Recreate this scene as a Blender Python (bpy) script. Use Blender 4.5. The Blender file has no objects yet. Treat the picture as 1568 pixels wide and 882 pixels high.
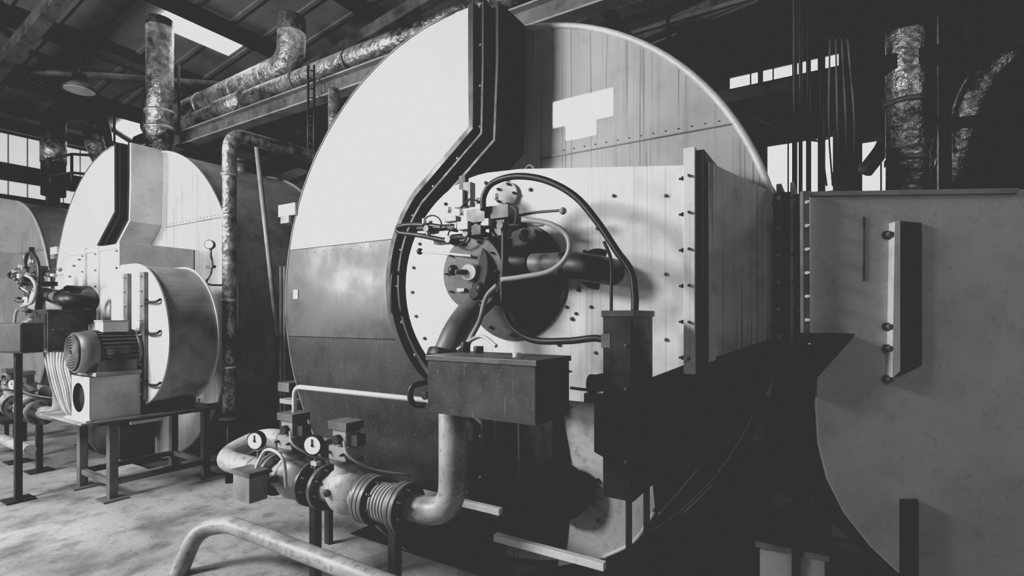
import bpy, bmesh, math, random
from mathutils import Vector, Matrix
random.seed(4)
V=Vector
scene=bpy.context.scene
HC=1.3
def P(px,py,X=None,Y=None,Z=None,t=None):
    u=(px-784)/800; v=(485-py)/800
    d=V((.848*u-.53,.53*u+.848,v))
    if Y is not None: t=Y/d.y
    elif X is not None: t=X/d.x
    elif Z is not None: t=(Z-HC)/d.z
    return V((0,0,HC))+d*t

# ---------------- materials ----------------
def mat(name,c,rough=.5,metal=0,var=.25,scale=4,streak=0,bump=0,spots=0,stretch=None,dust=0,stain=0,scr=0):
    m=bpy.data.materials.new(name); m.use_nodes=True
    nt=m.node_tree; N=nt.nodes; L=nt.links
    b=N['Principled BSDF']; b.inputs['Roughness'].default_value=rough; b.inputs['Metallic'].default_value=metal
    tc=N.new('ShaderNodeTexCoord')
    def noise(sc,detail=5,st=None,rot=None):
        mp=N.new('ShaderNodeMapping'); L.new(tc.outputs['Object'],mp.inputs[0])
        if st: mp.inputs['Scale'].default_value=st
        if rot: mp.inputs['Rotation'].default_value=rot
        n=N.new('ShaderNodeTexNoise'); n.inputs['Scale'].default_value=sc; n.inputs['Detail'].default_value=detail
        L.new(mp.outputs[0],n.inputs['Vector']); return n.outputs['Fac']
    def ramp(src,a,bb,ca,cb):
        r=N.new('ShaderNodeValToRGB'); r.color_ramp.elements[0].position=a; r.color_ramp.elements[1].position=bb
        r.color_ramp.elements[0].color=(ca,ca,ca,1); r.color_ramp.elements[1].color=(cb,cb,cb,1)
        L.new(src,r.inputs[0]); return r.outputs[0]
    def comb(a,bb,kind='MULTIPLY'):
        x=N.new('ShaderNodeMixRGB'); x.blend_type=kind; x.inputs[0].default_value=1
        L.new(a,x.inputs[1]); L.new(bb,x.inputs[2]); return x.outputs[0]
    n=noise(scale,6,stretch)
    out=ramp(n,.3,.7,c*(1-var),min(1,c*(1+var)))
    if streak:
        out=comb(out,ramp(noise(1,3,(75,75,.55)),.60,.66,1,1-streak)); out=comb(out,ramp(noise(1,2,(22,22,.4)),.5,.75,1,1-streak*.4))
        out=comb(out,ramp(noise(1,4,(160,160,1.6)),.62,.68,1,1-streak*.7))
    if spots: out=comb(out,ramp(noise(40,2),.3,.42,1-spots,1))
    if stain: out=comb(out,ramp(noise(2.3,8),.36,.5,1-stain,1)); out=comb(out,ramp(noise(9,8),.34,.46,1-stain*.6,1))
    if dust: out=comb(out,ramp(noise(85,3),.62,.74,0,dust),'ADD'); out=comb(out,ramp(noise(3.5,8),.5,.75,0,dust*.35),'ADD')
    if scr:
        out=comb(out,ramp(noise(1,2,(120,120,3),(0,.5,0)),.70,.76,0,scr),'ADD')
        out=comb(out,ramp(noise(1,2,(120,120,4),(0,-.9,0)),.71,.77,0,scr),'ADD')
    L.new(out,b.inputs['Base Color'])
    rr=ramp(noise(scale*3,4),.3,.7,max(.05,rough-.08),min(1,rough+.12)); L.new(rr,b.inputs['Roughness'])
    if bump:
        bp=N.new('ShaderNodeBump'); bp.inputs['Strength'].default_value=bump; bp.inputs['Distance'].default_value=.02
        L.new(noise(22,4),bp.inputs['Height']); L.new(bp.outputs[0],b.inputs['Normal'])
    return m
def emis(name,c,s):
    m=bpy.data.materials.new(name); m.use_nodes=True
    b=m.node_tree.nodes['Principled BSDF']; b.inputs['Base Color'].default_value=(c,c,c,1)
    b.inputs['Emission Color'].default_value=(1,1,1,1); b.inputs['Emission Strength'].default_value=s
    return m
M=dict(
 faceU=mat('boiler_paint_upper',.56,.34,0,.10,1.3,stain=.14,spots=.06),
 faceM=mat('boiler_face_middle_shaded',.055,.32,0,.5,1.6,dust=.05,scr=.12),  # face paint darkened: reflection and light falloff put into the colour
 faceL=mat('boiler_face_lower_shaded',.008,.42,0,.4,2.5,dust=.06,scr=.05),  # darkest copy of the face paint, light falloff painted into its tone
 faceR=mat('recess_paint_streaked',.40,.5,0,.10,2,streak=.45,stain=.16),
 lowR=mat('stained_lower_plate',.42,.5,0,.15,2.5,stain=.6,spots=.2),
 shell=mat('shell_cladding',.30,.45,.2,.18,2,streak=.3,stain=.35),
 wind=mat('windbox_paint',.70,.42,0,.08,3,streak=.2,stain=.16,spots=.06),
 duct=mat('duct_paint_streaked',.62,.5,0,.12,3,streak=.6,stain=.25),
 black=mat('black_rubber',.010,.45,0,.2,8),
 dark=mat('dark_steel',.012,.45,.1,.4,6,dust=.014),
 dkbox=mat('dusty_dark_enamel',.028,.45,0,.5,5,spots=.2,dust=.08,scr=.14),
 grey=mat('grey_steel',.14,.45,.2,.35,6,stain=.5),
 mid=mat('mid_paint',.30,.5,0,.2,5,stain=.4),
 lite=mat('light_paint',.6,.4,0,.1,5,stain=.2,spots=.1),
 pipe=mat('pipe_paint',.40,.42,0,.2,6,spots=.4,stain=.45,bump=.1),
 chrome=mat('bright_metal',.75,.25,.8,.1,8),
 foil=mat('foil_insulation',.46,.34,.75,.6,12,bump=1,stain=.85,spots=.4),
 fan=mat('fan_casing_paint',.48,.55,0,.08,3,spots=.15,stain=.15,scr=.06),
 floor=mat('concrete',.36,.6,0,.3,1.6,spots=.25,bump=.2,stain=.5),
 wall=mat('wall_cladding',.10,.7,0,.2,2),
 dwall=mat('dark_wall',.010,.8,0,.3,2),
 roof=mat('roof_sheet',.20,.6,0,.15,2,stain=.25),
 glassw=emis('daylight_pane',.8,2.6),
 glassd=emis('translucent_sheet',.6,.5),
 dial=mat('gauge_dial',.8,.3,0,.03,5),
)
# ---------------- builder ----------------
class B:
    def __init__(s,name): s.name=name; s.v=[];s.f=[];s.m=[];s.s=[];s.mats=[]
    def add(s,vs,fs,mt,sm=False):
        mt=M[mt] if isinstance(mt,str) else mt
        if mt not in s.mats: s.mats.append(mt)
        o=len(s.v); s.v+= [V(x) for x in vs]
        for i,f in enumerate(fs):
            s.f.append([o+j for j in f]); s.m.append(s.mats.index(mt)); s.s.append(sm[i] if isinstance(sm,list) else sm)
    def box(s,mn,mx,mt,rz=0,R=None):
        c=(V(mn)+V(mx))/2; h=(V(mx)-V(mn))/2
        R=R or Matrix.Rotation(rz,3,'Z')
        vs=[c+R@V((h.x*a,h.y*b,h.z*d)) for a in(-1,1) for b in(-1,1) for d in(-1,1)]
        s.add(vs,[(0,1,3,2),(4,6,7,5),(0,4,5,1),(2,3,7,6),(0,2,6,4),(1,5,7,3)],mt)
    def cbox(s,c,sz,mt,rz=0,R=None):
        c=V(c);h=V(sz)/2; s.box(c-h,c+h,mt,rz,R)
    def frame(s,d):
        d=d.normalized(); a=V((0,0,1)) if abs(d.z)<.9 else V((1,0,0))
        x=d.cross(a).normalized(); return x,d.cross(x).normalized()
    def cyl(s,p,q,r,mt,r2=None,n=24,caps=True):
        p=V(p);q=V(q);r2=r if r2 is None else r2; x,y=s.frame(q-p)
        vs=[p+(x*math.cos(k*2*math.pi/n)+y*math.sin(k*2*math.pi/n))*r for k in range(n)]
        vs+=[q+(x*math.cos(k*2*math.pi/n)+y*math.sin(k*2*math.pi/n))*r2 for k in range(n)]
        fs=[(k,(k+1)%n,n+(k+1)%n,n+k) for k in range(n)]; sm=[True]*n
        if caps: fs+=[tuple(range(n)),tuple(range(n,2*n))]; sm+=[False,False]
        s.add(vs,fs,mt,sm)
    def ring(s,p,q,ri,ro,mt,n=48):
        p=V(p);q=V(q);x,y=s.frame(q-p); vs=[]
        for c,r in((p,ri),(p,ro),(q,ro),(q,ri)):
            vs+=[c+(x*math.cos(k*2*math.pi/n)+y*math.sin(k*2*math.pi/n))*r for k in range(n)]
        fs=[];sm=[]
        for j in range(4):
            for k in range(n):
                fs.append((j*n+k,j*n+(k+1)%n,((j+1)%4)*n+(k+1)%n,((j+1)%4)*n+k)); sm.append(j in(1,3))
        s.add(vs,fs,mt,sm)
    def tube(s,pts,r,mt,n=12,smooth=True,res=6):
        pts=[V(p) for p in pts]
        if smooth and len(pts)>2:
            o=[]; e=[pts[0]*2-pts[1]]+pts+[pts[-1]*2-pts[-2]]
            for i in range(1,len(e)-2):
                a,b,c,d=e[i-1:i+3]
                for k in range(res):
                    t=k/res; o.append(.5*((2*b)+(c-a)*t+(2*a-5*b+4*c-d)*t*t+(3*b-a-3*c+d)*t**3))
            o.append(pts[-1]); pts=o
        vs=[];x=None
        for i,p in enumerate(pts):
            d=(pts[min(i+1,len(pts)-1)]-pts[max(i-1,0)]).normalized()
            if x is None: x,y=s.frame(d)
            else: x=(x-d*x.dot(d)).normalized()
            y=d.cross(x)
            vs+=[p+(x*math.cos(k*2*math.pi/n)+y*math.sin(k*2*math.pi/n))*r for k in range(n)]
        m=len(pts); fs=[(i*n+k,i*n+(k+1)%n,(i+1)*n+(k+1)%n,(i+1)*n+k) for i in range(m-1) for k in range(n)]
        sm=[True]*len(fs); fs+=[tuple(range(n)),tuple(range((m-1)*n,m*n))]; sm+=[False,False]
        s.add(vs,fs,mt,sm)
    def elbow(s,pts,r,mt,br=.12,n=20):
        pts=[V(p) for p in pts]; o=[pts[0]]
        for i in range(1,len(pts)-1):
            a,b,c=pts[i-1:i+2]; k=min(br,(a-b).length*.49,(c-b).length*.49)
            p=b+(a-b).normalized()*k; q=b+(c-b).normalized()*k
            for j in range(9):
                t=j/8; o.append(p*(1-t)**2+b*2*t*(1-t)+q*t*t)
        o.append(pts[-1]); s.tube(o,r,mt,n,smooth=False)
    def prism(s,poly,y0,y1,mt,mt_side=None):
        n=len(poly)
        vs=[(a,y0,b) for a,b in poly]+[(a,y1,b) for a,b in poly]
        s.add(vs,[tuple(range(n)),tuple(range(n,2*n))],mt)
        s.add(vs,[(k,(k+1)%n,n+(k+1)%n,n+k) for k in range(n)],mt_side or mt)
    def gprism(s,pts,vec,mt):
        pts=[V(p) for p in pts];n=len(pts);vec=V(vec)
        s.add(pts+[p+vec for p in pts],[tuple(range(n)),tuple(range(n,2*n))]+[(k,(k+1)%n,n+(k+1)%n,n+k) for k in range(n)],mt)
    def loft(s,a,b,mt):
        n=len(a); s.add(list(a)+list(b),[tuple(range(n)),tuple(range(n,2*n))]+[(k,(k+1)%n,n+(k+1)%n,n+k) for k in range(n)],mt)
    def sph(s,c,r,mt,n=14,sc=(1,1,1)):
        vs=[];fs=[];c=V(c)
        for i in range(1,n//2):
            a=math.pi*i/(n//2)
            for k in range(n): vs.append(c+V((r*math.sin(a)*math.cos(2*math.pi*k/n)*sc[0],r*math.sin(a)*math.sin(2*math.pi*k/n)*sc[1],r*math.cos(a)*sc[2])))
        m=n//2-1
        for i in range(m-1):
            for k in range(n): fs.append((i*n+k,i*n+(k+1)%n,(i+1)*n+(k+1)%n,(i+1)*n+k))
        vs+= [c+V((0,0,r*sc[2])),c-V((0,0,r*sc[2]))]
        for k in range(n): fs+=[(k,(k+1)%n,m*n),((m-1)*n+k,(m-1)*n+(k+1)%n,m*n+1)]
        s.add(vs,fs,mt,True)
    def bolt(s,p,d=(0,-1,0),r=.012,h=.014,mt='grey'):
        p=V(p);d=V(d); s.cyl(p,p+d*h,r,mt,n=6); s.cyl(p+d*h,p+d*h*1.7,r*.55,mt,n=6)
    def done(s,bevel=0,off=(0,0,0)):
        me=bpy.data.meshes.new(s.name)
        lo=V((min(p.x for p in s.v),min(p.y for p in s.v),min(p.z for p in s.v)))
        hi=V((max(p.x for p in s.v),max(p.y for p in s.v),max(p.z for p in s.v)))
        c=V(((lo.x+hi.x)/2,(lo.y+hi.y)/2,lo.z))
        me.from_pydata([p-c for p in s.v],[],s.f)
        for m in s.mats: me.materials.append(m)
        me.polygons.foreach_set('material_index',s.m); me.polygons.foreach_set('use_smooth',s.s)
        bm=bmesh.new(); bm.from_mesh(me); bmesh.ops.recalc_face_normals(bm,faces=bm.faces); bm.to_mesh(me); bm.free()
        ob=bpy.data.objects.new(s.name,me); ob.location=c+V(off); scene.collection.objects.link(ob)
        if bevel:
            md=ob.modifiers.new('bevel','BEVEL'); md.width=bevel; md.segments=2; md.limit_method='ANGLE'; md.angle_limit=math.radians(50)
        return ob

CX,CZ,R=-1.685,1.42,1.5
BX,BZ=-1.49,1.47
YP,YR=2.2,2.5
SP=4.105
def pathx(z):
    if z>2.27: return -1.6
    if z>1.98: return -1.6-(2.27-z)/.29*.37
    if z>.95: return -1.5-math.sqrt(max(0,.69**2-(z-1.49)**2))
    if z>.74: return -1.93+(.95-z)/.21*.33
    return -1.6
def pathpts(off=0):
    zs=[CZ+R-.01,2.6,2.27,1.98]+[1.49+.69*math.sin(math.radians(a)) for a in range(40,-52,-4)]+[.74,.3]
    pts=[V((pathx(z-1e-6),0,z)) for z in zs]
    out=[]
    for i,p in enumerate(pts):
        d=(pts[min(i+1,len(pts)-1)]-pts[max(i-1,0)]).normalized()
        nrm=V((-d.z,0,d.x))
        if nrm.x<0: nrm=-nrm
        out.append(p+nrm*off)
    return out
def ribbon(b,o0,o1,y0,y1,mt):
    A=pathpts(o0);C=pathpts(o1);n=len(A)
    vs=[]
    for p,q in zip(A,C):
        vs+=[(p.x,y0,p.z),(q.x,y0,q.z),(q.x,y1,q.z),(p.x,y1,p.z)]
    fs=[(i*4+k,i*4+(k+1)%4,(i+1)*4+(k+1)%4,(i+1)*4+k) for i in range(n-1) for k in range(4)]
    fs+=[(0,1,2,3),((n-1)*4,(n-1)*4+1,(n-1)*4+2,(n-1)*4+3)]
    b.add(vs,fs,mt)

def boiler(dx,big,ylen=7.3):
    b=B('steam_boiler')
    b.cyl((CX,YR,CZ),(CX,ylen,CZ),R-.01,'shell',n=128,caps=False)
    def arcrim(a0,a1,mt):
        pts=[V((CX+(R-.005)*math.cos(math.radians(a)),YR,CZ+(R-.005)*math.sin(math.radians(a)))) for a in range(a0,a1+1,3)]
        b.tube(pts,.016,mt,n=8,smooth=False)
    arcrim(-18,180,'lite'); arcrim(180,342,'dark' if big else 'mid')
    for y in (3.6,4.8,6.0): b.ring((CX,y,CZ),(CX,y+.03,CZ),R-.02,R+.008,'mid',n=96)
    b.cyl((CX,ylen,CZ),(CX,ylen+.05,CZ),R-.02,'mid',n=96)
    b.cyl((CX,YR,CZ),(CX,YR+.05,CZ),R-.015,'faceR',n=128)
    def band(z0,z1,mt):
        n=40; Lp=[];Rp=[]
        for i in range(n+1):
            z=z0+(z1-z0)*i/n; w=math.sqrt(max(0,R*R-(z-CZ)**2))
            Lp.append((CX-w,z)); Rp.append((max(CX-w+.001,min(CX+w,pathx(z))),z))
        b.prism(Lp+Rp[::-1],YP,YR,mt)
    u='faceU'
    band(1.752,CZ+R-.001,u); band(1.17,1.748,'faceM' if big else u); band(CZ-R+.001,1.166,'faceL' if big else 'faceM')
    pts=[]
    for a in range(92,269,4):
        pts.append(V((CX+(R+.004)*math.cos(math.radians(a)),YP+.004,CZ+(R+.004)*math.sin(math.radians(a)))))
    b.tube(pts,.009,'grey',n=8,smooth=False)
    ribbon(b,-.02,.012,YP-.035,YP+.02,'dark')
    ribbon(b,0,.055,YP+.02,YR,'grey')
    ribbon(b,.055,.068,YP-.02,YR,'dark')
    ribbon(b,.068,.115,YP+.06,YR,'grey')
    ribbon(b,.115,.13,YP+.02,YR,'dark')
    if not big: ribbon(b,.13,.16,YP+.03,YR,'lite')
    pp=pathpts(.035); acc=0
    for i in range(len(pp)-1):
        a,c=pp[i],pp[i+1]; L=(c-a).length
        while acc<L:
            q=a+(c-a)*(acc/L); b.bolt((q.x,YP+.02,q.z),r=.012,h=.016,mt='mid'); acc+=.21
        acc-=L
    b.box((-1.38,YR-.004,2.157),(CX+1.3,YR,2.163),'grey')
    for i in range(16): b.cyl((-1.3+i*.06,YR-.006,2.185),(-1.3+i*.06,YR,2.185),.003,'grey',n=6)
    for z,x0 in((1.75,-3.14),(1.168,-3.15)):
        for i in range(12):
            x=x0+i*.085
            if x<pathx(z)-.04: b.cyl((x,YP-.003,z-.03),(x,YP+.01,z-.03),.003,'grey',n=6)
    b.box((CX-R-.06,YP-.02,1.98),(CX-R+.12,YP+.06,2.06),'lite'); b.box((CX-R-.02,YP-.03,1.93),(CX-R+.07,YP+.1,1.98),'mid')
    b.box((CX-R-.02,YP-.05,.80),(CX-R+.1,YP+.06,.86),'grey'); b.box((CX-R+.0,YP-.05,.72),(CX-R+.14,YP+.02,.75),'mid')
    b.box((CX-1.42,YP-.004,1.42),(CX-1.37,YP+.01,1.48),'lite')
    b.tube([(-2.13,YP-.01,1.55),(-2.13,YP-.06,1.53),(-2.13,YP-.06,1.34),(-2.13,YP-.01,1.32)],.012,'dark',n=8)
    if big:
        seg=[(CX+(R-.03)*math.cos(math.radians(a)),CZ+(R-.03)*math.sin(math.radians(a))) for a in range(-56,-5,3)]
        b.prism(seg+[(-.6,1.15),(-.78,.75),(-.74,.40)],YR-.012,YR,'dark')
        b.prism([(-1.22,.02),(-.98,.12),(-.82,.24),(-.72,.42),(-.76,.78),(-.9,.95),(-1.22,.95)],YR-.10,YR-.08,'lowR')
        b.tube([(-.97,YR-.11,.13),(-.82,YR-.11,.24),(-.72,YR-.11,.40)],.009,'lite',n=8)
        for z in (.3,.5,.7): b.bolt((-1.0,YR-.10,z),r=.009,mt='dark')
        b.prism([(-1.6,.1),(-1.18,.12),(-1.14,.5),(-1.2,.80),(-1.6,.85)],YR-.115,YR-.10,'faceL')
    for y in (3.2,6.2):
        b.box((CX-.55,y,-.32),(CX+.55,y+.2,.06),'dark')
    b.cyl((CX+.55,3.1,CZ+1.3),(CX+.55,3.1,CZ+1.5),.05,'grey'); b.cyl((CX+.55,3.1,CZ+1.47),(CX+.55,3.1,CZ+1.5),.09,'grey')
    return b.done(off=(dx,0,0))

def windbox(dx,big):
    b=B('burner_windbox')
    xr=-.495 if big else -.87
    yf=2.15 if big else 1.93
    if big:
        arc=[(BX+.55*math.cos(math.radians(a)),BZ+.55*math.sin(math.radians(a))) for a in range(90,271,6)]
        poly=arc+[(-.95,.92),(xr,1.12),(xr,1.905),(-1.30,2.01)]
    else:
        poly=[(-1.93,1.86),(-2.05,1.72),(-2.05,1.1),(-1.9,.92),(xr,.92),(xr,1.89)]
    b.prism(poly,yf,YR-.002,'wind')
    if big:
        for k in range(20):
            a=math.radians(60+k*15.5)
            b.bolt((BX+.50*math.cos(a),yf,BZ+.50*math.sin(a)),r=.010,h=.009,mt='grey')
        b.box((xr-.012,2.06,1.08),(xr+.03,YR-.01,1.95),'wind')
        b.box((xr+.031,2.08,1.09),(xr+.06,YR-.01,1.94),'dark')
        for z in [1.14,1.28,1.42,1.56,1.70,1.84]: b.bolt((xr-.012,2.085,z),(-1,0,0),r=.009,mt='dark'); b.bolt((xr+.01,2.06,z),r=.006,mt='grey')
    else:
        for xa in (-1.55,-1.28,xr):
            b.box((xa-.015,yf-.02,.93),(xa+.015,YR-.01,1.91),'lite')
            for z in [1.0+.14*j for j in range(7)]: b.bolt((xa-.05,yf,z),r=.011,mt='grey')
        b.box((-1.93,yf-.01,1.86),(xr,YR-.01,1.90),'lite')
        for k in range(10):
            a=math.radians(100+k*20); b.bolt((-1.62+.36*math.cos(a),yf,1.4+.42*math.sin(a)),r=.011,mt='grey')
    if big:
        x=-1.33; b.tube([(x,2.3,2.0),(x-.03,2.3,2.04),(x,2.3,2.07),(x+.03,2.3,2.04),(x,2.3,2.0)],.008,'grey',n=8)
        c=P(775,298,Y=2.13); b.cyl(c,c+V((0,.03,0)),.062,'mid')
        for k in range(5): b.bolt(c+V((.05*math.cos(k*1.25),0,.05*math.sin(k*1.25))),r=.007,mt='dark')
        c=P(803,358,Y=2.08); b.ring(c,c+V((0,.07,0)),.022,.035,'lite',n=24)
        for px,py in((895,385),(905,470),(838,483),(835,497),(848,490),(868,470),(882,480),(1020,300),(1020,420),(1020,520),(915,350),(912,540),(870,290),(940,300)):
            b.bolt(P(px,py,Y=2.15),r=.008,h=.008,mt='grey')
    return b.done(bevel=.004,off=(dx,0,0))

def burner(off):
    big=off[0]==0
    b=B('gas_burner')
    c0=V((-1.33,2.149,1.47)); rd=.285 if big else .17; d_=0 if big else .22
    b.cyl(c0+V((0,d_,0)),c0-V((0,.012,0)),rd,'black',n=64)  # flange disc; its size and black also stand in for the burner's shadow
    b.cyl(c0-V((0,.012,0)),c0-V((0,.03,0)),rd*.78,'dark',n=48)
    for k in range(12):
        a=k*math.pi/6; b.bolt(c0+V((rd*.9*math.cos(a),-.012,rd*.9*math.sin(a))),r=.009,mt='dark')
    c1=V((-1.416,1.93,1.50))
    b.cyl(c0-V((0,.03,0)),c1,.125,'black' if big else 'lite',n=40)
    b.cyl(c1+V((0,.02,0)),c1-V((0,.01,0)),.165,'dkbox',n=56)
    for k in range(10):
        a=k*math.pi/5; b.bolt(c1+V((.142*math.cos(a),-.01,.142*math.sin(a))),r=.005,mt='dark')
    b.cyl(c1,c1-V((-.01,.05,0)),.036,'lite'); b.cyl(c1-V((-.01,.03,0)),c1-V((-.01,.036,0)),.042,'dark')
    b.cyl(c1-V((0,.05,0)),c1-V((.03,.09,0)),.012,'grey'); b.sph(c1-V((.06,.07,-.01)),.025,'black')
    b.sph(c1+V((.075,-.04,-.075)),.027,'black'); b.cyl(c1+V((.075,0,-.075)),c1+V((.075,-.04,-.075)),.01,'grey')
    b.box(c1+V((-.07,-.03,-.085)),c1+V((-.03,-.01,-.07)),'chrome')
    b.tube([P(645,385,Y=1.95),P(722,392,Y=1.9)],.007,'lite',n=8,smooth=False); b.sph(P(643,385,Y=1.95),.017,'black')
    b.cyl(P(770,402,Y=2.0),P(812,403,Y=2.0),.05,'dark'); b.cyl(P(808,403,Y=2.0),P(862,404,Y=2.0),.042,'grey',r2=.05)
    b.cyl(P(862,404,Y=2.0),P(870,404,Y=2.0),.06,'dark')
    b.elbow([P(868,405,Y=2.0),P(915,412,Y=1.99),P(915,412,Y=1.99)+V((0,.17,0))],.058,'dark',br=.08)
    b.ring(P(915,412,Y=2.14),P(915,412,Y=2.15),.05,.09,'dark',n=32)
    b.elbow([(-1.40,2.02,1.40),(-1.45,1.88,1.28),(-1.47,1.78,1.10)],.060,'grey',br=.12)
    b.cyl((-1.468,1.79,1.14),(-1.469,1.775,1.11),.074,'dark')
    def pb(x0,y0,x1,y1,Y,dp,mt):
        a=P(x0,y1,Y=Y);c=P(x1,y0,Y=Y); b.box((a.x,Y,a.z),(c.x,Y+dp,c.z),mt)
    pb(714,318,742,342,1.86,.09,'grey'); pb(744,312,778,336,1.88,.09,'dkbox'); pb(749,336,772,362,1.89,.06,'grey')
    pb(694,290,708,318,1.9,.05,'lite'); pb(709,278,720,316,1.92,.04,'grey'); pb(703,268,712,292,1.93,.03,'dark')
    pb(642,346,662,358,1.9,.05,'lite'); pb(664,342,690,352,1.9,.05,'dark'); pb(664,362,694,374,1.92,.05,'dark')
    pb(700,338,716,352,1.84,.05,'lite'); pb(690,354,740,366,1.95,.05,'dark'); pb(722,344,736,360,1.85,.04,'dark')
    pb(700,362,770,380,1.98,.08,'dark'); pb(738,334,748,346,1.86,.03,'lite'); pb(680,330,698,340,1.9,.04,'grey')
    for x,y in((650,343),(656,360),(706,330),(731,312),(760,306),(700,350),(740,350),(688,326)):
        q=P(x,y,Y=1.88); b.cyl(q,q+V((0,0,.025)),.012,'chrome',n=12)
    for x,y in((652,350),(728,348),(712,357),(685,366),(765,345)):
        q=P(x,y,Y=1.86); b.cyl(q,q+V((0,.06,0)),.016,'grey',n=16)
    b.tube([P(780,334,Y=1.98),P(815,326,Y=1.98),P(860,322,Y=1.98)],.006,'grey',n=8); b.sph(P(862,323,Y=1.98),.016,'mid')
    b.tube([P(640,350,Y=1.9),P(700,348,Y=1.9),P(800,345,Y=1.9)],.013,'dark',n=8)
    b.cyl(P(775,338,Y=1.96),P(808,342,Y=1.98),.022,'grey'); b.cyl(P(808,342,Y=1.98),P(832,342,Y=1.98),.014,'lite')
    for cx,cy in((662,344),(768,350),(700,362)):
        b.tube([P(cx+14*math.cos(a*.7),cy+14*math.sin(a*.7),Y=1.87+.004*a) for a in range(12)],.004,'black',n=6)
    b.tube([P(706,318,Y=1.9),P(720,305,Y=1.87),P(735,310,Y=1.86)],.005,'black',n=6)
    b.tube([P(770,312,Y=1.9),P(790,322,Y=1.88),P(786,350,Y=1.9),P(776,362,Y=1.92)],.005,'grey',n=6)
    return b.done(bevel=.003,off=off)

def hoses(off):
    b=B('cable_conduit')
    b.tube([P(x,y,Y=1.86) for x,y in((740,322),(741,300),(755,280),(790,270),(835,276),(880,300),(915,340),(945,385),(966,415),(972,450),(972,478))] if off[0]==0 else [P(x,y,Y=1.86) for x,y in((740,322),(741,300),(755,280),(790,275),(825,300),(835,350),(820,420),(815,520))],.014,'dark',n=10)
    b.tube([P(x,y,Y=1.80) for x,y in((800,336),(840,342),(868,360),(870,388),(845,414),(800,424),(768,428))],.011,'mid',n=10)
    if off[0]==0:
        b.tube([P(x,y,Y=1.84) for x,y in((772,352),(772,400),(770,450),(780,495),(815,520),(870,522),(915,518),(940,528))],.014,'dark',n=10)
        b.tube([P(x,y,Y=1.9) for x,y in((925,370),(936,400),(936,450),(936,478))],.007,'dark',n=8)
    b.tube([P(x,y,Y=1.78) for x,y in((762,436),(745,455),(735,490),(722,516),(712,538))],.011,'mid',n=10)
    b.tube([P(x,y,Y=1.9) for x,y in((700,352),(665,346),(630,344),(610,348),(612,356),(640,360),(700,372))],.012,'dark',n=10)
    return b.done(off=off)

def ctrlbox(dx,dz=0,h=0):
    b=B('control_box')
    x0,x1,y0,y1,z0,z1=-1.312,-.846,1.5,1.754,.94+dz,1.152+dz+h
    if h: x1=-1.0
    b.box((x0,y0,z0),(x1,y1,z1),'dkbox'); b.box((x0-.006,y0-.006,z1-.015),(x1+.006,y1+.006,z1+.004),'dkbox' if h else 'grey')
    for z in (.97,1.10): b.bolt((x1,1.53,z+dz),(1,0,0),r=.006); b.bolt((x1,1.73,z+dz),(1,0,0),r=.006)
    if h:
        m=(x0+x1)/2; zz=(z0+z1)/2+.03
        b.box((x0+.02,y0-.008,z0+.02),(x1-.02,y0,z1-.03),'dark')
        b.prism([(m-.03,zz-.03),(m+.03,zz-.03),(m,zz+.025)],y0-.011,y0-.008,'lite')
    else:
        b.cyl((-1.22,1.7,z1),(-1.22,1.7,z1+.03),.02,'dark'); b.cyl((-.98,1.6,z1),(-.98,1.6,z1+.02),.015,'lite'); b.cyl((-1.3,1.72,z1),(-1.3,1.72,z1+.045),.02,'dark')
        b.tube([P(700,536,Y=1.7),P(735,515,Y=1.75),P(760,530,Y=1.7)],.008,'lite',n=8)
    b.box((-1.345,1.55,.99+dz),(x0,1.60,1.12+dz),'lite'); b.cyl((-1.33,1.52,1.0+dz),(-1.33,1.5,1.0+dz),.015,'dark')
    b.tube([(-1.34,1.55,1.05+dz),(-1.39,1.5,1.03+dz),(-1.39,1.5,.97+dz),(-1.34,1.52,.96+dz)],.012,'black',n=8)
    return b.done(bevel=.004,off=(dx,0,0))

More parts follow.
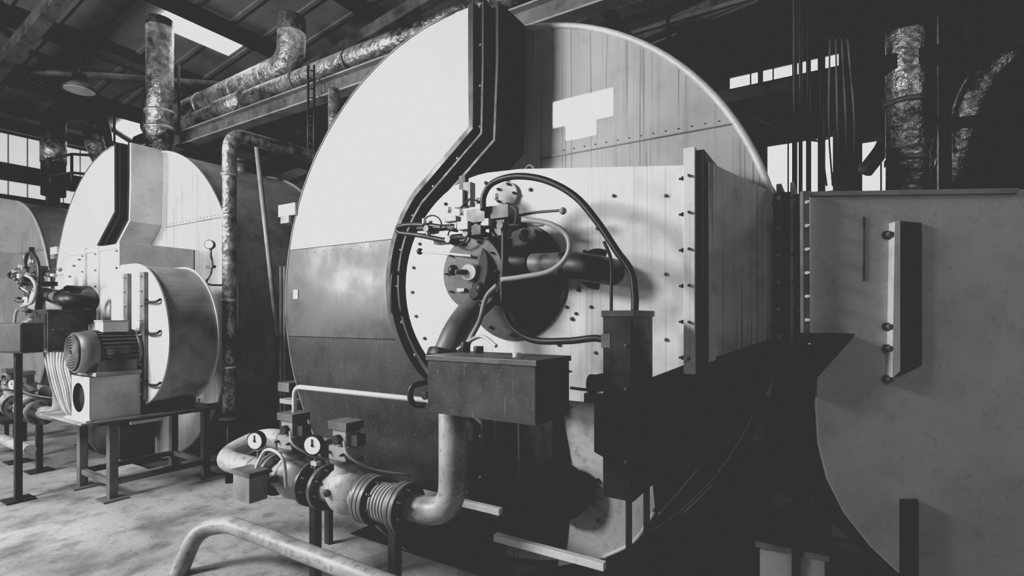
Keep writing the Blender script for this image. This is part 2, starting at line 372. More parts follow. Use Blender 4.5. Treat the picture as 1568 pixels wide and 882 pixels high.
def gastrain(dx,ztop=.94):
    b=B('gas_valve_train')
    Y=1.62; z=.50
    xe=-1.32 if dx==0 else -1.25
    b.elbow([(xe,Y+.04,ztop),(xe,Y+.04,z),(xe-.35,Y,z)],.056,'pipe',br=.13,n=28)
    def fl(x,r=.105,w=.02,mt='grey'):
        b.cyl((x,Y,z),(x-w,Y,z),r,mt,n=32)
        for k in range(8):
            a=k*math.pi/4+.2; b.bolt((x,Y+r*.8*math.cos(a),z+r*.8*math.sin(a)),(1,0,0),r=.01,mt='dark')
    fl(-1.52); fl(-1.545)
    for i in range(7): b.ring((-1.565-i*.018,Y,z),(-1.575-i*.018,Y,z),.04,.082,'mid',n=28)
    b.cyl((-1.56,Y,z),(-1.70,Y,z),.055,'dark'); fl(-1.70); fl(-1.725)
    def valve(x):
        b.sph((x,Y,z+.01),.11,'pipe',n=24,sc=(1.05,.8,1)); b.cyl((x-.13,Y,z),(x+.13,Y,z),.065,'pipe')
        fl(x+.15); fl(x-.13)
        b.cyl((x,Y,z+.05),(x,Y,z+.15),.055,'pipe'); b.cyl((x,Y,z+.145),(x,Y,z+.16),.075,'grey')
        b.cbox((x,Y,z+.19),(.11,.11,.06),'mid'); b.cbox((x,Y,z+.255),(.085,.085,.09),'mid'); b.cbox((x,Y-.005,z+.312),(.12,.10,.035),'grey')
        for dx_ in(-.045,.045): b.bolt((x+dx_,Y-.055,z+.19),r=.007,mt='dark')
        b.cyl((x,Y-.04,z+.25),(x,Y-.065,z+.25),.022,'dark'); b.cbox((x+.075,Y,z+.25),(.04,.05,.05),'dkbox')
        b.bolt((x-.02,Y-.09,z+.02),r=.018,mt='grey')
        b.tube([(x+.05,Y-.06,z+.25),(x+.12,Y-.09,z+.2),(x+.2,Y-.02,z+.14),(x+.3,Y+.1,z+.1)],.006,'mid',n=6)
    valve(-1.90); valve(-2.28)
    b.cyl((-2.42,Y,z),(-2.62,Y,z),.056,'pipe'); fl(-2.44)
    b.cbox((-2.36,Y-.18,z-.0),(.13,.09,.12),'mid'); b.cbox((-2.36,Y-.18,z+.07),(.15,.10,.02),'grey'); b.tube([(-2.36,Y-.16,z+.06),(-2.33,Y-.12,z+.16),(-2.2,Y-.12,z+.14),(-2.2,Y-.1,z)],.008,'lite',n=8)
    b.cyl((-2.36,Y-.14,z),(-2.36,Y-.05,z),.015,'grey',n=10)
    b.ring((-2.48,Y,z+.08),(-2.48,Y,z+.10),.03,.045,'dark',n=24); b.cyl((-2.48,Y,z),(-2.48,Y,z+.1),.01,'grey',n=10)
    b.elbow([(-2.6,Y,z),(-2.95,Y,z),(-2.95,Y+.26,z+.08),(-2.35,Y+.26,z+.08)],.056,'pipe',br=.17,n=24)
    b.cyl((-2.72,Y+.26,z+.08),(-2.70,Y+.26,z+.08),.075,'grey')
    b.elbow([(-1.45,Y-.10,z-.28),(-2.35,Y-.12,z-.26),(-2.66,Y-.12,z-.26),(-2.80,Y-.2,z-.30),(-2.82,Y-.28,.0)],.042,'pipe',br=.14,n=24)
    for x,zg,yy in((-2.58,.655,Y),(-2.09,.70,Y-.02)):
        d=V((.35,-.93,0))
        b.cyl((x,yy,z+.0),(x,yy,zg-.04),.009,'grey',n=10); b.cbox((x,yy,z+.11),(.04,.03,.02),'lite')
        b.cyl(V((x,yy,zg)),V((x,yy,zg))+d*.03,.048,'dark',n=32); b.cyl(V((x,yy,zg))+d*.03,V((x,yy,zg))+d*.032,.041,'dial',n=32)
        b.cyl(V((x,yy,zg))+d*.032,V((x,yy,zg))+d*.036,.006,'dark',n=8)
        b.box(V((x+.009,yy-.034,zg)),V((x+.013,yy-.030,zg+.03)),'dark')
    if dx==0: b.elbow([(-1.345,Y,.96),(-2.28,Y,.955),(-2.28,Y,.80)],.012,'lite',br=.05,n=12)
    for x in (-1.6,-2.12): b.box((x-.02,Y-.02,0),(x+.02,Y+.02,z-.05),'dark'); b.box((x-.08,Y-.08,0),(x+.08,Y+.08,.012),'dark')
    return b.done(bevel=.003,off=(dx,0,0))

for i in range(3): boiler(-SP*i,i==0)
for i in range(2):
    dx=-SP*i; off=(0,0,0) if i==0 else (dx-.17,-.36,-.07)
    windbox(dx,i==0); burner(off); hoses(off); gastrain(dx,.94 if i==0 else 1.03)
ctrlbox(0); ctrlbox(-SP,.10,.10)

# ---------- transition duct (large boiler) ----------
b=B('air_duct_transition')
x=-.43
A=[V((x,2.13,1.12)),V((x,2.5,1.12)),V((x,2.5,1.905)),V((x,2.13,1.905))]
C=[V((-.205,2.42,1.225)),V((-.205,2.85,1.225)),V((-.205,2.85,1.80)),V((-.205,2.42,1.80))]
b.loft(A,C,'duct')
b.box((-.215,2.37,1.19),(-.195,2.85,1.84),'mid'); b.box((-.165,2.37,1.19),(-.15,2.85,1.84),'mid'); b.box((-.195,2.40,1.22),(-.165,2.85,1.81),'black')
for z in (1.22,1.33,1.44,1.55,1.66,1.78): b.bolt((-.205,2.37,z),r=.01,mt='lite'); b.bolt((-.155,2.37,z),r=.008,mt='grey')
b.box((-.15,2.42,1.23),(-.0,2.8,1.80),'dark')
b.done(bevel=.003)
b=B('duct_hopper')
b.prism([(-.92,1.11),(-.49,1.11),(-.22,1.215),(-.25,1.0),(-.57,.56),(-.92,.70)],2.16,2.39,'dark')
b.tube([(-.25,2.15,1.0),(-.57,2.15,.56),(-.63,2.15,.48)],.007,'grey',n=8,smooth=False)
b.done(bevel=.004)

# ---------- control cabinet ----------
b=B('electrical_cabinet')
b.box((-.712,1.75,.66),(-.60,1.97,1.315),'dark'); b.box((-.716,1.744,1.30),(-.594,1.976,1.322),'dkbox'); b.box((-.708,1.742,.69),(-.606,1.75,1.28),'dark')
for z in (.8,1.05,1.2): b.bolt((-.62,1.742,z),r=.006)
b.box((-.6,1.78,1.02),(-.596,1.94,1.2),'dkbox')
b.box((-.70,1.95,0),(-.68,1.97,.66),'dark'); b.box((-.63,1.95,0),(-.61,1.97,.66),'dark')
b.box((-.715,1.74,1.19),(-.68,1.75,1.24),'grey')
b.done(bevel=.004)
b=B('servo_motor')
p=P(905,588,Y=1.85); b.cyl(p,p+V((.10,0,.02)),.034,'black'); b.cyl(p-V((.004,0,0)),p+V((.012,0,0)),.038,'grey'); b.cyl(p+V((.1,0,.02)),p+V((.125,0,.025)),.03,'dark')
b.tube([P(874,594,Y=1.85),P(905,597,Y=1.83),P(925,592,Y=1.85)],.006,'grey',n=8)
b.box(p+V((-.02,-.02,-.07)),p+V((.15,.03,-.034)),'dark')
b.done()

# ---------- large fan casing on the right ----------
b=B('centrifugal_fan_housing')
F_=V((-.53,.848,0))
t=1.95
out=[(1240,295),(1560,290),(1900,300),(1900,1000),(1400,900),(1335,838),(1295,788),(1268,735),(1254,680),(1250,620),(1252,578),(1240,560)]
b.gprism([P(x_,y_,t=t) for x_,y_ in out],F_*.012,'fan')
b.gprism([P(x_+6,y_,t=t)+F_*.012 for x_,y_ in out],F_*.30,'dark')
b.gprism([P(1240,293,t=t-.01),P(1560,288,t=t-.01),P(1560,296,t=t-.01),P(1240,300,t=t-.01)],F_*.03,'mid')
b.gprism([P(1229,292,t=t-.03),P(1240,292,t=t-.03),P(1241,560,t=t-.03),P(1230,560,t=t-.03)],F_*.02,'grey')
for y_ in range(310,560,36): b.bolt(P(1235,y_,t=t-.03),tuple(-F_),r=.007,mt='lite')
b.gprism([P(1370,340,t=t-.03),P(1379,338,t=t-.03),P(1379,568,t=t-.03),P(1366,580,t=t-.03)],F_*.03,'lite')
b.gprism([P(1379,338,t=t-.03),P(1412,341,t=t-.012),P(1412,560,t=t-.012),P(1379,575,t=t-.03)],F_*.01,'dark')
for y_ in (360,500,533,580):
    p=P(1356,y_,t=t); b.cyl(p,p-F_*.015,.016,'dark',n=6); b.cyl(p,p-F_*.03,.01,'grey',n=10)
b.gprism([P(1321,332,t=t-.004),P(1326,332,t=t-.004),P(1325,430,t=t-.004),P(1321,430,t=t-.004)],F_*.003,'grey')
b.gprism([P(1232,510,t=1.9),P(1310,511,t=1.9),P(1306,518,t=1.9),P(1254,576,t=1.9),P(1232,600,t=1.9)],F_*.06,'dark')
for x_,y_ in((.15,2.42),(.9,2.7)): b.box((x_,y_,0),(x_+.1,y_+.1,.62),'dark')
b.done(bevel=.002)

# ---------- left fan unit ----------
b=B('centrifugal_fan')
cx,cz,r=-4.42,1.165,.515
arc=[(cx+r*(1+.0006*(a-90))*math.cos(math.radians(90-a)),cz+r*math.sin(math.radians(90-a))) for a in range(0,181,5)]
poly=arc+[(cx-.30,cz-r),(cx-.36,cz-.2),(cx-.36,cz+r*.75),(cx-.2,cz+r)]
b.prism(poly,1.80,2.14,'lite','mid')
bigp=[(cx+(x_-cx)*1.025,cz+(z_-cz)*1.025) for x_,z_ in poly]
b.prism(bigp,1.792,1.803,'lite'); b.prism(bigp,2.13,2.142,'lite')
for x_ in (cx+.16,cx-.10):
    b.box((x_,1.765,cz-r+.06),(x_+.07,1.792,cz+r-.06),'grey')
    for i in range(9): b.bolt((x_+.035,1.765,cz-r+.10+i*.105),r=.008,mt='lite')
for z_ in (cz+.24,cz-.34,cz+.02): b.tube([(cx+.22,1.79,z_+.02),(cx+.26,1.765,z_),(cx+.40,1.765,z_),(cx+.42,1.79,z_+.02)],.009,'dark',n=8)
b.box((cx-.3,1.85,.60),(cx-.2,2.13,.70),'dark'); b.box((cx+.1,1.85,.60),(cx+.2,2.13,.72),'dark')
b.done(bevel=.003)
b=B('electric_motor')
mx,mz=-4.34,1.06
b.cyl((mx,1.50,mz),(mx,1.76,mz),.125,'grey',n=40)
for k in range(30):
    a=k*2*math.pi/30; d=V((math.cos(a),0,math.sin(a))); Rm=Matrix.Rotation(-a,3,'Y')
    b.cbox(V((mx,1.63,mz))+d*.135,(.025,.22,.006),'grey',R=Rm)
b.cyl((mx,1.41,mz),(mx,1.51,mz),.135,'grey',r2=.15,n=40); b.cyl((mx,1.402,mz),(mx,1.412,mz),.12,'dark',n=40)
for i in range(6): b.ring((mx,1.395,mz),(mx,1.403,mz),.02+i*.018,.027+i*.018,'grey',n=32)
b.cyl((mx,1.735,mz),(mx,1.757,mz),.15,'grey',n=40)
b.cbox((mx+.02,1.62,mz+.17),(.13,.15,.07),'lite'); b.cbox((mx+.02,1.62,mz+.21),(.14,.16,.012),'mid')
b.box((mx-.15,1.48,mz-.16),(mx+.15,1.75,mz-.135),'mid')
b.box((mx-.13,1.5,mz-.14),(mx-.08,1.73,mz-.06),'grey'); b.box((mx+.08,1.5,mz-.14),(mx+.13,1.73,mz-.06),'grey')
b.done()
b=B('motor_pedestal')
z0,z1=.60,.895; x0,x1,y0,y1=mx-.2,mx+.12,1.46,1.755
n=32; cc=((x0+x1)/2-.03,(z0+z1)/2)
def sq(a):
    c_,s_=math.cos(a),math.sin(a); k=[]
    if c_>1e-6:k.append((x1-cc[0])/c_)
    if c_<-1e-6:k.append((x0-cc[0])/c_)
    if s_>1e-6:k.append((z1-cc[1])/s_)
    if s_<-1e-6:k.append((z0-cc[1])/s_)
    m_=min(k); return (cc[0]+c_*m_,cc[1]+s_*m_)
ang=sorted([2*math.pi*k/n for k in range(n)]+[math.atan2(z-cc[1],x-cc[0])%(2*math.pi) for x in(x0,x1) for z in(z0,z1)])
ci=[(cc[0]+.1*math.cos(a),cc[1]+.1*math.sin(a)) for a in ang]; so=[sq(a) for a in ang]; m_=len(ang)
b.add([(p[0],y0,p[1]) for p in ci]+[(p[0],y0,p[1]) for p in so],[(k,(k+1)%m_,m_+(k+1)%m_,m_+k) for k in range(m_)],'lite')
b.box((x0,y0,z0),(x0+.01,y1,z1),'dark'); b.box((x1-.01,y0,z0),(x1,y1,z1),'lite'); b.box((x0,y0,z1),(x1,y1,z1+.005),'dark'); b.box((x0,y0,z0),(x1,y1,z0+.01),'dark'); b.box((x0,y1-.01,z0),(x1,y1,z1),'dark')
b.cyl((cc[0],y0+.03,cc[1]),(cc[0],y0+.04,cc[1]),.13,'black',n=32)
b.box((x0-.02,y0-.03,z0),(x1+.02,y0,z0+.012),'lite')
b.done()
b=B('fan_support_stand')
X0,X1,Y0,Y1=-4.93,-4.36,1.62,2.32; w=.055; H=.585
for x_ in (X0,X1-w):
    for y_ in (Y0,Y1-w):
        b.box((x_,y_,0.012),(x_+w,y_+w,H-.05),'grey'); b.box((x_-.05,y_-.05,0),(x_+w+.05,y_+w+.05,.012),'grey')
for y_ in (Y0,Y1-w): b.box((X0,y_,H-.05),(X1,y_+w,H),'grey'); b.box((X0+w,y_+.01,.10),(X1-w,y_+w-.01,.14),'grey')
for x_ in (X0,X1-w): b.box((x_,Y0-.1,H-.05),(x_+w,Y1+.15,H-.001),'grey'); b.box((x_+.01,Y0+w,.10),(x_+w-.01,Y1-w,.14),'grey')
b.box((X0-.05,Y0-.22,H),(X1+.17,Y1-.1,H+.014),'mid')
b.done(bevel=.003)

b=B('junction_box')
q=P(28,517,t=3.7); R2=Matrix.Rotation(math.radians(20),3,'Z')
b.cbox(q,(.27,.14,.21),'dark',R=R2); b.cbox(q,(.255,.15,.19),'dkbox',R=R2)
b.box((q.x-.02,q.y-.02,0),(q.x+.02,q.y+.02,q.z-.1),'dark'); b.box((q.x-.08,q.y-.08,0),(q.x+.08,q.y+.08,.012),'dark')
b.done(bevel=.003)
b=B('wiring_bundle')
for i in range(9):
    o=i*5
    b.tube([P(68+o,540,t=3.75),P(72+o*.8,562,t=3.7),P(80+o*.8,595,t=3.68),P(94+o*.5,625,t=3.7),P(108+o*.3,640,t=3.72)],.007,'lite' if i%3 else 'mid',n=8)
b.done()
b=B('pressure_gauge')
p=P(323,375,X=-4.12); d=V((.6,-.8,0))
b.cyl(p,p+d*.03,.036,'dark',n=28); b.cyl(p+d*.03,p+d*.032,.03,'dial',n=28)
b.tube([p-V((0,0,.03)),p-V((0,0,.08)),p-V((.02,-.02,.12)),p-V((-.02,0,.16)),p-V((0,0,.22))],.008,'grey',n=8)
b.cbox(p-V((0,0,.17)),(.09,.03,.02),'grey'); b.tube([p-V((0,0,.22)),p-V((0.05,-.0,.30)),p-V((.1,-.2,.3))],.008,'grey',n=8)
b.done()

# ---------- overhead / vertical pipework, left ----------
b=B('vertical_steam_pipe')
b.elbow([(-4.05,2.30,.55),(-4.05,2.30,2.74),(-4.05,3.3,2.76),(-4.05,3.3,3.45)],.052,'foil',br=.14)
for z in (.9,1.42,2.4): b.ring((-4.05,2.3,z),(-4.05,2.3,z+.02),.05,.062,'chrome',n=24)
b.cyl((-4.05,2.3,0),(-4.05,2.3,.56),.03,'dark'); b.cyl((-4.05,2.3,.50),(-4.05,2.3,.53),.08,'grey')
b.done()
b=B('catwalk_beam')
x0,x1=-9.3,3.0; y=3.5; z=3.60
b.box((x0,y-.07,z+.075),(x1,y+.07,z+.09),'mid'); b.box((x0,y-.07,z-.09),(x1,y+.07,z-.075),'mid'); b.box((x0,y-.006,z-.075),(x1,y+.006,z+.075),'grey')
b.box((x0,y+.07,z+.04),(x1,y+.25,z+.055),'dark')
b.box((x0,y+1.3,z-.09),(x1,y+1.4,z+.09),'dark')
for x_ in [-9.2,-7.5,-6,-4.5,-3,-1.5,0,1.5,2.9]: b.box((x_,y+.05,z-.05),(x_+.06,y+1.3,z+.03),'dark')
for x_ in (-9.25,-8.3,-7.35): b.cyl((x_,y,z+.09),(x_,y,z+1.0),.018,'dark',n=10)
b.cyl((-9.25,y,z+.98),(-7.35,y,z+.98),.018,'dark',n=10)
b.box((-9.3,3.42,0),(-9.16,3.56,z-.09),'dark'); b.box((2.2,3.42,0),(2.34,3.56,z-.09),'dark')
b.done()
b=B('insulated_pipe')
b.elbow([(-9.6,4.15,4.40),(-6.6,4.15,4.48),(-5.9,4.15,4.5),(-5.9,4.15,5.1)],.17,'foil',br=.35)
for x_ in (-9,-8,-7.1): b.cyl((x_,4.15,4.44),(x_+.04,4.15,4.44),.18,'chrome',n=24)
b.done()
b=B('insulated_pipe')
b.elbow([(-9.3,3.85,4.04),(-4.3,3.85,4.08),(-2.0,3.85,4.08)],.10,'foil',br=.3)
for x_ in (-8.7,-7.6,-6.5,-5.4,-4.5): b.cyl((x_,3.85,4.06),(x_+.03,3.85,4.06),.115,'grey',n=24)
b.cyl((-7.0,3.85,4.06),(-6.4,3.85,4.06),.125,'foil')
b.done()
b=B('insulated_pipe')
q=P(245,230,Y=3.2)
b.cyl((q.x,3.2,3.25),(q.x,3.2,5.0),.15,'foil'); b.cyl((q.x,3.2,3.62),(q.x,3.2,3.66),.17,'chrome'); b.cyl((q.x,3.2,3.1),(q.x,3.2,3.26),.11,'grey')
b.cyl((q.x,3.2,3.82),(q.x,3.2,3.86),.17,'chrome'); b.elbow([(q.x,3.2,3.12),(q.x,3.2,3.0),(q.x,3.6,2.95)],.08,'dark')
b.done()
b=B('steam_riser_pipe')
b.elbow([P(82,300,t=8),P(82,168,t=8),P(150,172,t=8.4),P(158,240,t=8.6)],.15,'dark',br=.5)
b.cyl(P(82,250,t=8),P(82,215,t=8),.16,'foil'); b.elbow([P(140,200,t=8.3),P(150,235,t=8.3),P(165,260,t=8.3)],.13,'foil')
b.cyl(P(82,300,t=8),P(82,520,t=8),.08,'dark')
b.done()
b=B('guard_railing')
pts=[P(78,243,t=7.4),P(110,236,t=7.0),P(175,240,t=6.6)]
for dz in (0,-.25): b.tube([p+V((0,0,dz)) for p in pts],.018,'dark',n=8,smooth=False)
for p in pts: b.cyl(p,p-V((0,0,.5)),.018,'dark',n=8)
b.done()
b=B('pendant_lamp')
p=P(122,138,t=7.0); b.cyl(p,p+V((0,0,.12)),.2,'grey',r2=.07); b.cyl(p+V((0,0,.12)),p+V((0,0,.6)),.015,'dark'); b.cyl(p-V((0,0,.01)),p,.17,'lite'); b.cbox(p+V((0,0,.16)),(.13,.13,.1),'dark')
b.done()
b=B('scaffold_pole')
a=P(393,225,t=4.62);c=P(425,515,t=4.5)
b.cyl(a,c,.02,'mid',n=12); b.cyl(c,(c.x,c.y,0),.02,'dark',n=12); b.box((c.x-.06,c.y-.06,0),(c.x+.06,c.y+.06,.01),'grey')
b.done()
b=B('access_ladder')
for px in (472,481): b.cyl(P(px,100,t=5.2),P(px,268,t=5.2),.012,'dark',n=8)
for y_ in range(108,268,14): b.cyl(P(472,y_,t=5.2),P(481,y_,t=5.2),.008,'dark',n=8)
b.done()
b=B('conduit_riser')
for px in(430,436): p=P(px,408,t=4.4); b.cyl((p.x,p.y,0),p,.012,'mid',n=8)
b.done()

# ---------- right background ----------
b=B('service_pipes')
for px,t_,r in((1217,2.55,.012),(1226,2.72,.010),(1238,3.2,.014),(1258,3.7,.024),(1302,4.6,.03),(1416,4.8,.07),(1440,4.6,.03)):
    p=P(px,200,t=t_); b.cyl((p.x,p.y,.0),(p.x,p.y,5.4),r,'dark' if r<.05 else 'foil',n=12)
for k in range(5):
    a=P(1262+k*9,60,t=4.0);c=P(1266+k*9,285,t=4.1); m1=P(1256+k*13,190,t=4.0)
    b.tube([a,m1,c],.008,'grey',n=6)
b.tube([P(1300,180,t=5),P(1260,215,t=4.5),P(1200,200,t=3.9),P(1150,180,t=3.8)],.01,'grey',n=6)
b.done()
b=B('flexible_hose')
b.tube([P(1219,310,t=2.4),P(1217,400,t=2.4),P(1219,500,t=2.4)],.014,'lite',n=10)
b.cyl(P(1219,500,t=2.4),V((P(1219,500,t=2.4).x,P(1219,500,t=2.4).y,0)),.018,'dark',n=10)
b.done()
b=B('insulated_pipe')
p=P(1388,200,t=4.1); b.cyl((p.x,p.y,1.2),(p.x,p.y,5.4),.135,'foil',n=32)
for z in (1.9,2.5,2.95): b.cyl((p.x,p.y,z),(p.x,p.y,z+.04),.145,'grey',n=32)
b.cyl((p.x,p.y,0),(p.x,p.y,1.2),.06,'dark')
b.done()
b=B('insulated_pipe')
b.elbow([P(1362,150,t=7),P(1362,215,t=7),P(1325,262,t=7)],.10,'dark',br=.3)
b.elbow([P(1568,60,t=4.5),P(1500,120,t=4.6),P(1462,230,t=4.8),P(1440,300,t=4.9)],.12,'foil',br=.4)
b.done()
b=B('pipe_bridge')
for (x0,y0,z0),(x1,y1,z1) in (((-2.2,5.0,3.22),(2.6,5.12,3.34)),((.1,6.0,2.98),(2.6,6.1,3.06)),((-2.2,4.3,3.85),(2.6,4.4,3.95))):
    b.box((x0,y0,z0),(x1,y1,z1),'dark')
for x_ in (-1.4,-.6,.1,.8,1.6): b.box((x_,5.02,3.3),(x_+.04,5.06,4.4),'dark')
for z_ in (3.7,4.1,4.4): b.box((-2.2,5.02,z_),(2.6,5.06,z_+.035),'grey')
for x_ in (.0,.66,2.3): b.box((x_,5.2,0),(x_+.08,5.28,5.2),'dark')
b.done()
b=B('floor_pipework')
b.elbow([P(1165,602,t=2.6),P(1240,612,t=2.6)],.035,'lite'); b.elbow([P(1090,690,t=2.8),P(1230,672,t=2.75)],.03,'mid'); b.cyl(P(1170,655,t=2.7),P(1245,660,t=2.7),.02,'lite')
b.tube([P(1090,700,t=2.9),P(1130,715,t=2.9),P(1165,712,t=2.9),P(1190,700,t=2.9)],.006,'grey',n=6)
for px in (1178,1225):
    p=P(px,600,t=2.65); b.cyl((p.x,p.y,0),(p.x,p.y,p.z),.02,'dark')
b.done()
b=B('concrete_plinth')
b.box((-.32,2.75,0.002),(-.05,3.3,.22),'lite'); b.box((-.34,2.73,.2),(-.03,3.32,.23),'mid')
b.done(bevel=.006)
b=B('wooden_block')
p=P(1162,672,t=2.55); b.box((p.x-.035,p.y-.04,p.z),(p.x+.035,p.y+.04,p.z+.17),'lite',rz=.3); b.box((p.x-.03,p.y-.03,0),(p.x+.03,p.y+.03,p.z),'dark')
b.done(bevel=.004)
b=B('lower_frame_rail')
b.box((-2.5,1.97,.40),(-1.30,2.0,.43),'lite'); b.box((-1.25,1.85,.34),(-.75,1.88,.37),'lite')
b.box((-2.5,1.97,0),(-2.46,2.0,.40),'dark'); b.box((-.79,1.85,0),(-.75,1.88,.34),'dark')
b.box((-1.34,1.97,0),(-1.30,2.0,.40),'dark'); b.box((-1.25,1.85,0),(-1.21,1.88,.34),'dark')
b.done(bevel=.002)
b=B('inspection_hatch')
b.box((-1.56,2.34,.30),(-1.22,2.38,.92),'dark')
b.box((-1.42,2.32,.30),(-1.405,2.34,.9),'grey')
for z in (.45,.62,.8): b.bolt((-1.48,2.34,z),r=.010,mt='mid')
p=P(858,752,Y=2.3); b.ring(p,p+V((0,.03,0)),.09,.14,'dark',n=36); b.cyl(p+V((0,.01,0)),p+V((0,.095,0)),.095,'black',n=36)
for k in range(9): b.bolt(p+V((.115*math.cos(k*.7),0,.115*math.sin(k*.7))),r=.01,mt='dark')
b.done()
b=B('small_pipe_stand')
p=P(17,675,Z=.0)
b.box((p.x-.2,p.y-.1,.2),(p.x+.15,p.y+.1,.24),'dark')
for a_ in (-.18,.11):
    for c_ in(-.08,.06): b.box((p.x+a_,p.y+c_,0),(p.x+a_+.03,p.y+c_+.03,.2),'dark')
b.done()

# ---------- room ----------
def simple(name,boxes,mt):
    b=B(name)
    for mn,mx in boxes: b.box(mn,mx,mt)
    return b.done()
XL,XR,YB,YF=-12,3.4,9,-3
pits=[(CX-SP*i-.8,CX-SP*i+.8) for i in range(3)][::-1]
fb=[((XL,YF,-.1),(XR,2.14,0)),((XL,8.0,-.1),(XR,YB,0))]
xx=XL
for a,c in pits: fb.append(((xx,2.14,-.1),(a,8.0,0))); xx=c
fb.append(((xx,2.14,-.1),(XR,8.0,0)))
fb.append(((XL,2.14,-.42),(XR,8.0,-.32)))
simple('floor',fb,'floor')
b=B('wall_left')
b.box((XL-.1,YF,0),(XL,YB,3.25),'wall'); b.box((XL-.1,YF,3.25),(XL,YB,3.35),'dark')
b.box((XL-.1,YF,3.62),(XL,YB,3.92),'dark'); b.box((XL-.1,YF,4.42),(XL,YB,4.6),'dwall')
for i in range(60):
    y=YF+i*.2; b.box((XL,y,0),(XL+.02,y+.06,3.2),'wall')
for z in (1.2,2.3,3.26): b.box((XL+.02,YF,z),(XL+.12,YB,z+.1),'dark')
for y in (0,6): b.box((XL+.02,y,0),(XL+.25,y+.2,4.4),'dark')
b.done()
b=B('window_1')
b.box((XL-.06,YF,3.35),(XL-.04,YB,3.62),'glassd'); b.box((XL-.06,YF,3.92),(XL-.04,YB,4.42),'glassd')
for i in range(48): y=YF+i*.25; b.box((XL-.04,y,3.35),(XL-.035,y+.02,4.42),'lite')
b.done()
b=B('wall_back')
ops=[(-.95,-.06,2.80,3.95),(.28,.74,2.55,3.9),(-1.5,.1,4.75,5.15),(-11.0,-9.3,2.9,4.1)]
xs=sorted(set([XL,XR]+[o[0] for o in ops]+[o[1] for o in ops])); zs=sorted(set([0,6.8]+[o[2] for o in ops]+[o[3] for o in ops]))
for i in range(len(xs)-1):
    for j in range(len(zs)-1):
        mx_,mz_=(xs[i]+xs[i+1])/2,(zs[j]+zs[j+1])/2
        if not any(o[0]<mx_<o[1] and o[2]<mz_<o[3] for o in ops):
            b.box((xs[i],YB,zs[j]),(xs[i+1],YB+.1,zs[j+1]),'dwall')
b.done()
for k,o in enumerate(ops):
    b=B('window_%d'%(k+2)); b.box((o[0],YB+.04,o[2]),(o[1],YB+.05,o[3]),'glassw')
    n=max(2,round((o[1]-o[0])/.35))
    for i in range(n+1):
        x_=o[0]+(o[1]-o[0])*i/n; b.box((x_-.012,YB+.02,o[2]),(x_+.012,YB+.04,o[3]),'dark')
    b.done()
simple('wall_right',[((XR,YF,0),(XR+.1,YB,6.8))],'dwall')
b=B('ceiling')
def zc(x): return 4.6+(x-XL)*.13
n=26
for i in range(n):
    y0=YF+(YB-YF)*i/n; y1=YF+(YB-YF)*(i+1)/n
    b.loft([V((XL,y0,zc(XL))),V((XL,y1,zc(XL))),V((XL,y1,zc(XL)+.05)),V((XL,y0,zc(XL)+.05))],[V((XR,y0,zc(XR))),V((XR,y1,zc(XR))),V((XR,y1,zc(XR)+.05)),V((XR,y0,zc(XR)+.05))],'roof')
    b.loft([V((XL,y0,zc(XL)-.025)),V((XL,y0+.05,zc(XL)-.025)),V((XL,y0+.05,zc(XL))),V((XL,y0,zc(XL)))],[V((XR,y0,zc(XR)-.025)),V((XR,y0+.05,zc(XR)-.025)),V((XR,y0+.05,zc(XR))),V((XR,y0,zc(XR)))],'roof')
b.done()
b=B('roof_trusses')
for x in [XL+.3+i*1.6 for i in range(10)]:
    z=zc(x)-.16; b.box((x,YF,z-.1),(x+.08,YB,z+.1),'dark')
for y in (-.5,2.2,4.9,7.6):
    p,q=V((XL,y,zc(XL)-.42)),V((XR,y,zc(XR)-.42))
    b.loft([p,p+V((0,.14,0)),p+V((0,.14,.16)),p+V((0,0,.16))],[q,q+V((0,.14,0)),q+V((0,.14,.16)),q+V((0,0,.16))],'grey')
b.cyl((-11,.5,zc(-11)-.25),(-8,4.5,zc(-8)-.25),.05,'grey'); b.cyl((-8,.5,zc(-8)-.25),(-11,4.5,zc(-11)-.25),.05,'grey')
b.done()
b=B('window_6')
for x,xe,y0,y1 in ((-7.6,-7.2,3.3,4.3),(-11.6,-10.5,4.15,4.78)):
    b.loft([V((x,y0,zc(x)-.04)),V((x,y1,zc(x)-.04)),V((x,y1,zc(x)-.03)),V((x,y0,zc(x)-.03))],[V((xe,y0,zc(xe)-.04)),V((xe,y1,zc(xe)-.04)),V((xe,y1,zc(xe)-.03)),V((xe,y0,zc(xe)-.03))],'glassw')
b.done()
# front wall (unseen, added behind the viewpoint); T-shaped opening shapes the sunbeam patch
S=V((-2.6,-6.0,3.7)); yw=-3.0
def pr(x,z):
    k=(yw-S.y)/(YR-S.y); return (S.x+(x-S.x)*k, S.z+(z-S.z)*k)
x0,z2=pr(-1.31,2.46); x1,_=pr(-.965,2.46); _,z1=pr(0,2.315); xa,z0=pr(-1.235,2.235); xb,_=pr(-1.055,2.235)
simple('wall_front_mask',[((XL,yw-.02,0),(x0,yw,6.5)),((x1,yw-.02,0),(XR,yw,6.5)),((x0,yw-.02,z2),(x1,yw,6.5)),((x0,yw-.02,0),(x1,yw,z0)),((x0,yw-.02,z0),(xa,yw,z1)),((xb,yw-.02,z0),(x1,yw,z1))],'wall')

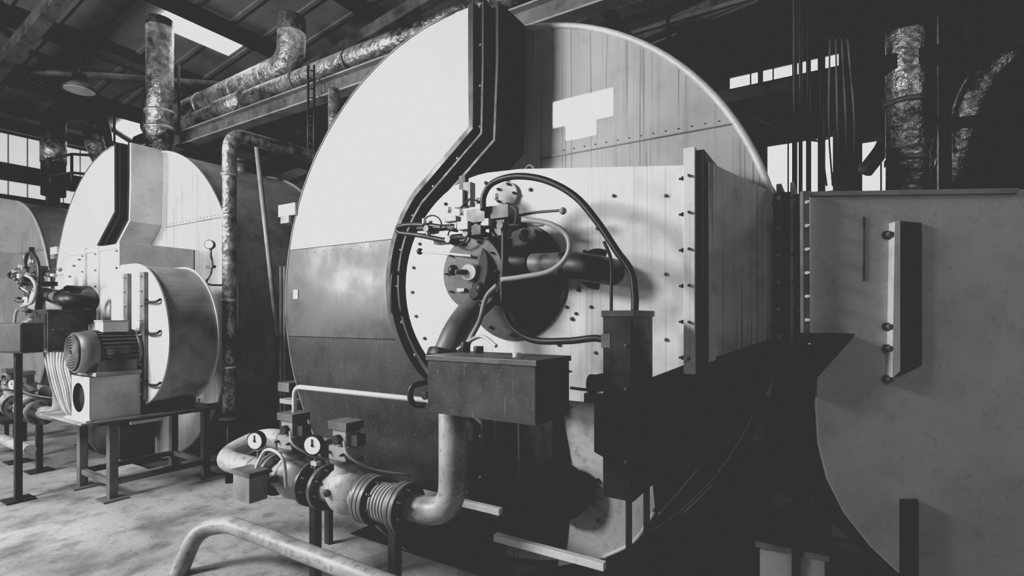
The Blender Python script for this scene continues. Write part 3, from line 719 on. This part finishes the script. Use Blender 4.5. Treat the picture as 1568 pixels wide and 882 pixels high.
# ---------- lights ----------
def look(o,tgt): o.rotation_euler=(V(tgt)-o.location).to_track_quat('-Z','Y').to_euler()
def area(n,loc,tgt,sx,sy,e):
    l=bpy.data.lights.new(n,'AREA'); l.shape='RECTANGLE'; l.size=sx; l.size_y=sy; l.energy=e
    o=bpy.data.objects.new(n,l); o.location=loc; look(o,tgt); scene.collection.objects.link(o); return o
area('key_window_light',(-4.4,-1.6,3.3),(-2.4,2.2,1.5),1.0,.8,280)
area('left_highlight_light',(-7.6,-2.7,2.45),(-5.0,2.2,1.4),1.5,1.3,260)  # unseen area light, added for the soft highlight on the boiler face
area('right_soft_light',(2.2,-1.2,3.3),(.0,2.5,1.2),1.0,1.0,16)
area('right_fill_light',(2.6,3.4,3.6),(.4,5.2,2.8),.8,.8,30)  # added fill that brightens the back right pipes, not a window
area('roof_light',(-7,4,4.9),(-7,4,0),4,2,12)
l=bpy.data.lights.new('sunbeam','SPOT'); l.energy=7000; l.spot_size=math.radians(16); l.shadow_soft_size=.004; l.spot_blend=.1
o=bpy.data.objects.new('sunbeam',l); o.location=S; look(o,(-1.14,2.5,2.35)); scene.collection.objects.link(o)
w=bpy.data.worlds.new('World'); scene.world=w; w.use_nodes=True
w.node_tree.nodes['Background'].inputs[0].default_value=(1,1,1,1); w.node_tree.nodes['Background'].inputs[1].default_value=.3

# ---------- camera ----------
cd=bpy.data.cameras.new('camera'); cam=bpy.data.objects.new('camera',cd); scene.collection.objects.link(cam)
cam.location=(0,0,HC); cam.rotation_euler=(math.radians(90),0,math.radians(32.0))
cd.sensor_width=36; cd.lens=36*800/1568; cd.shift_y=44/1568; cd.clip_start=.02
scene.camera=cam
vs=scene.view_settings; vs.view_transform='Standard'; vs.look='None'
vs.use_curve_mapping=True
cm=vs.curve_mapping; c=cm.curves[3]
cm.extend='HORIZONTAL'
c.points[0].location=(0,.030); c.points[1].location=(1,.74)
c.points.new(.022,.030); c.points.new(.68,.70)
for p in c.points: p.handle_type='VECTOR'
cm.update()
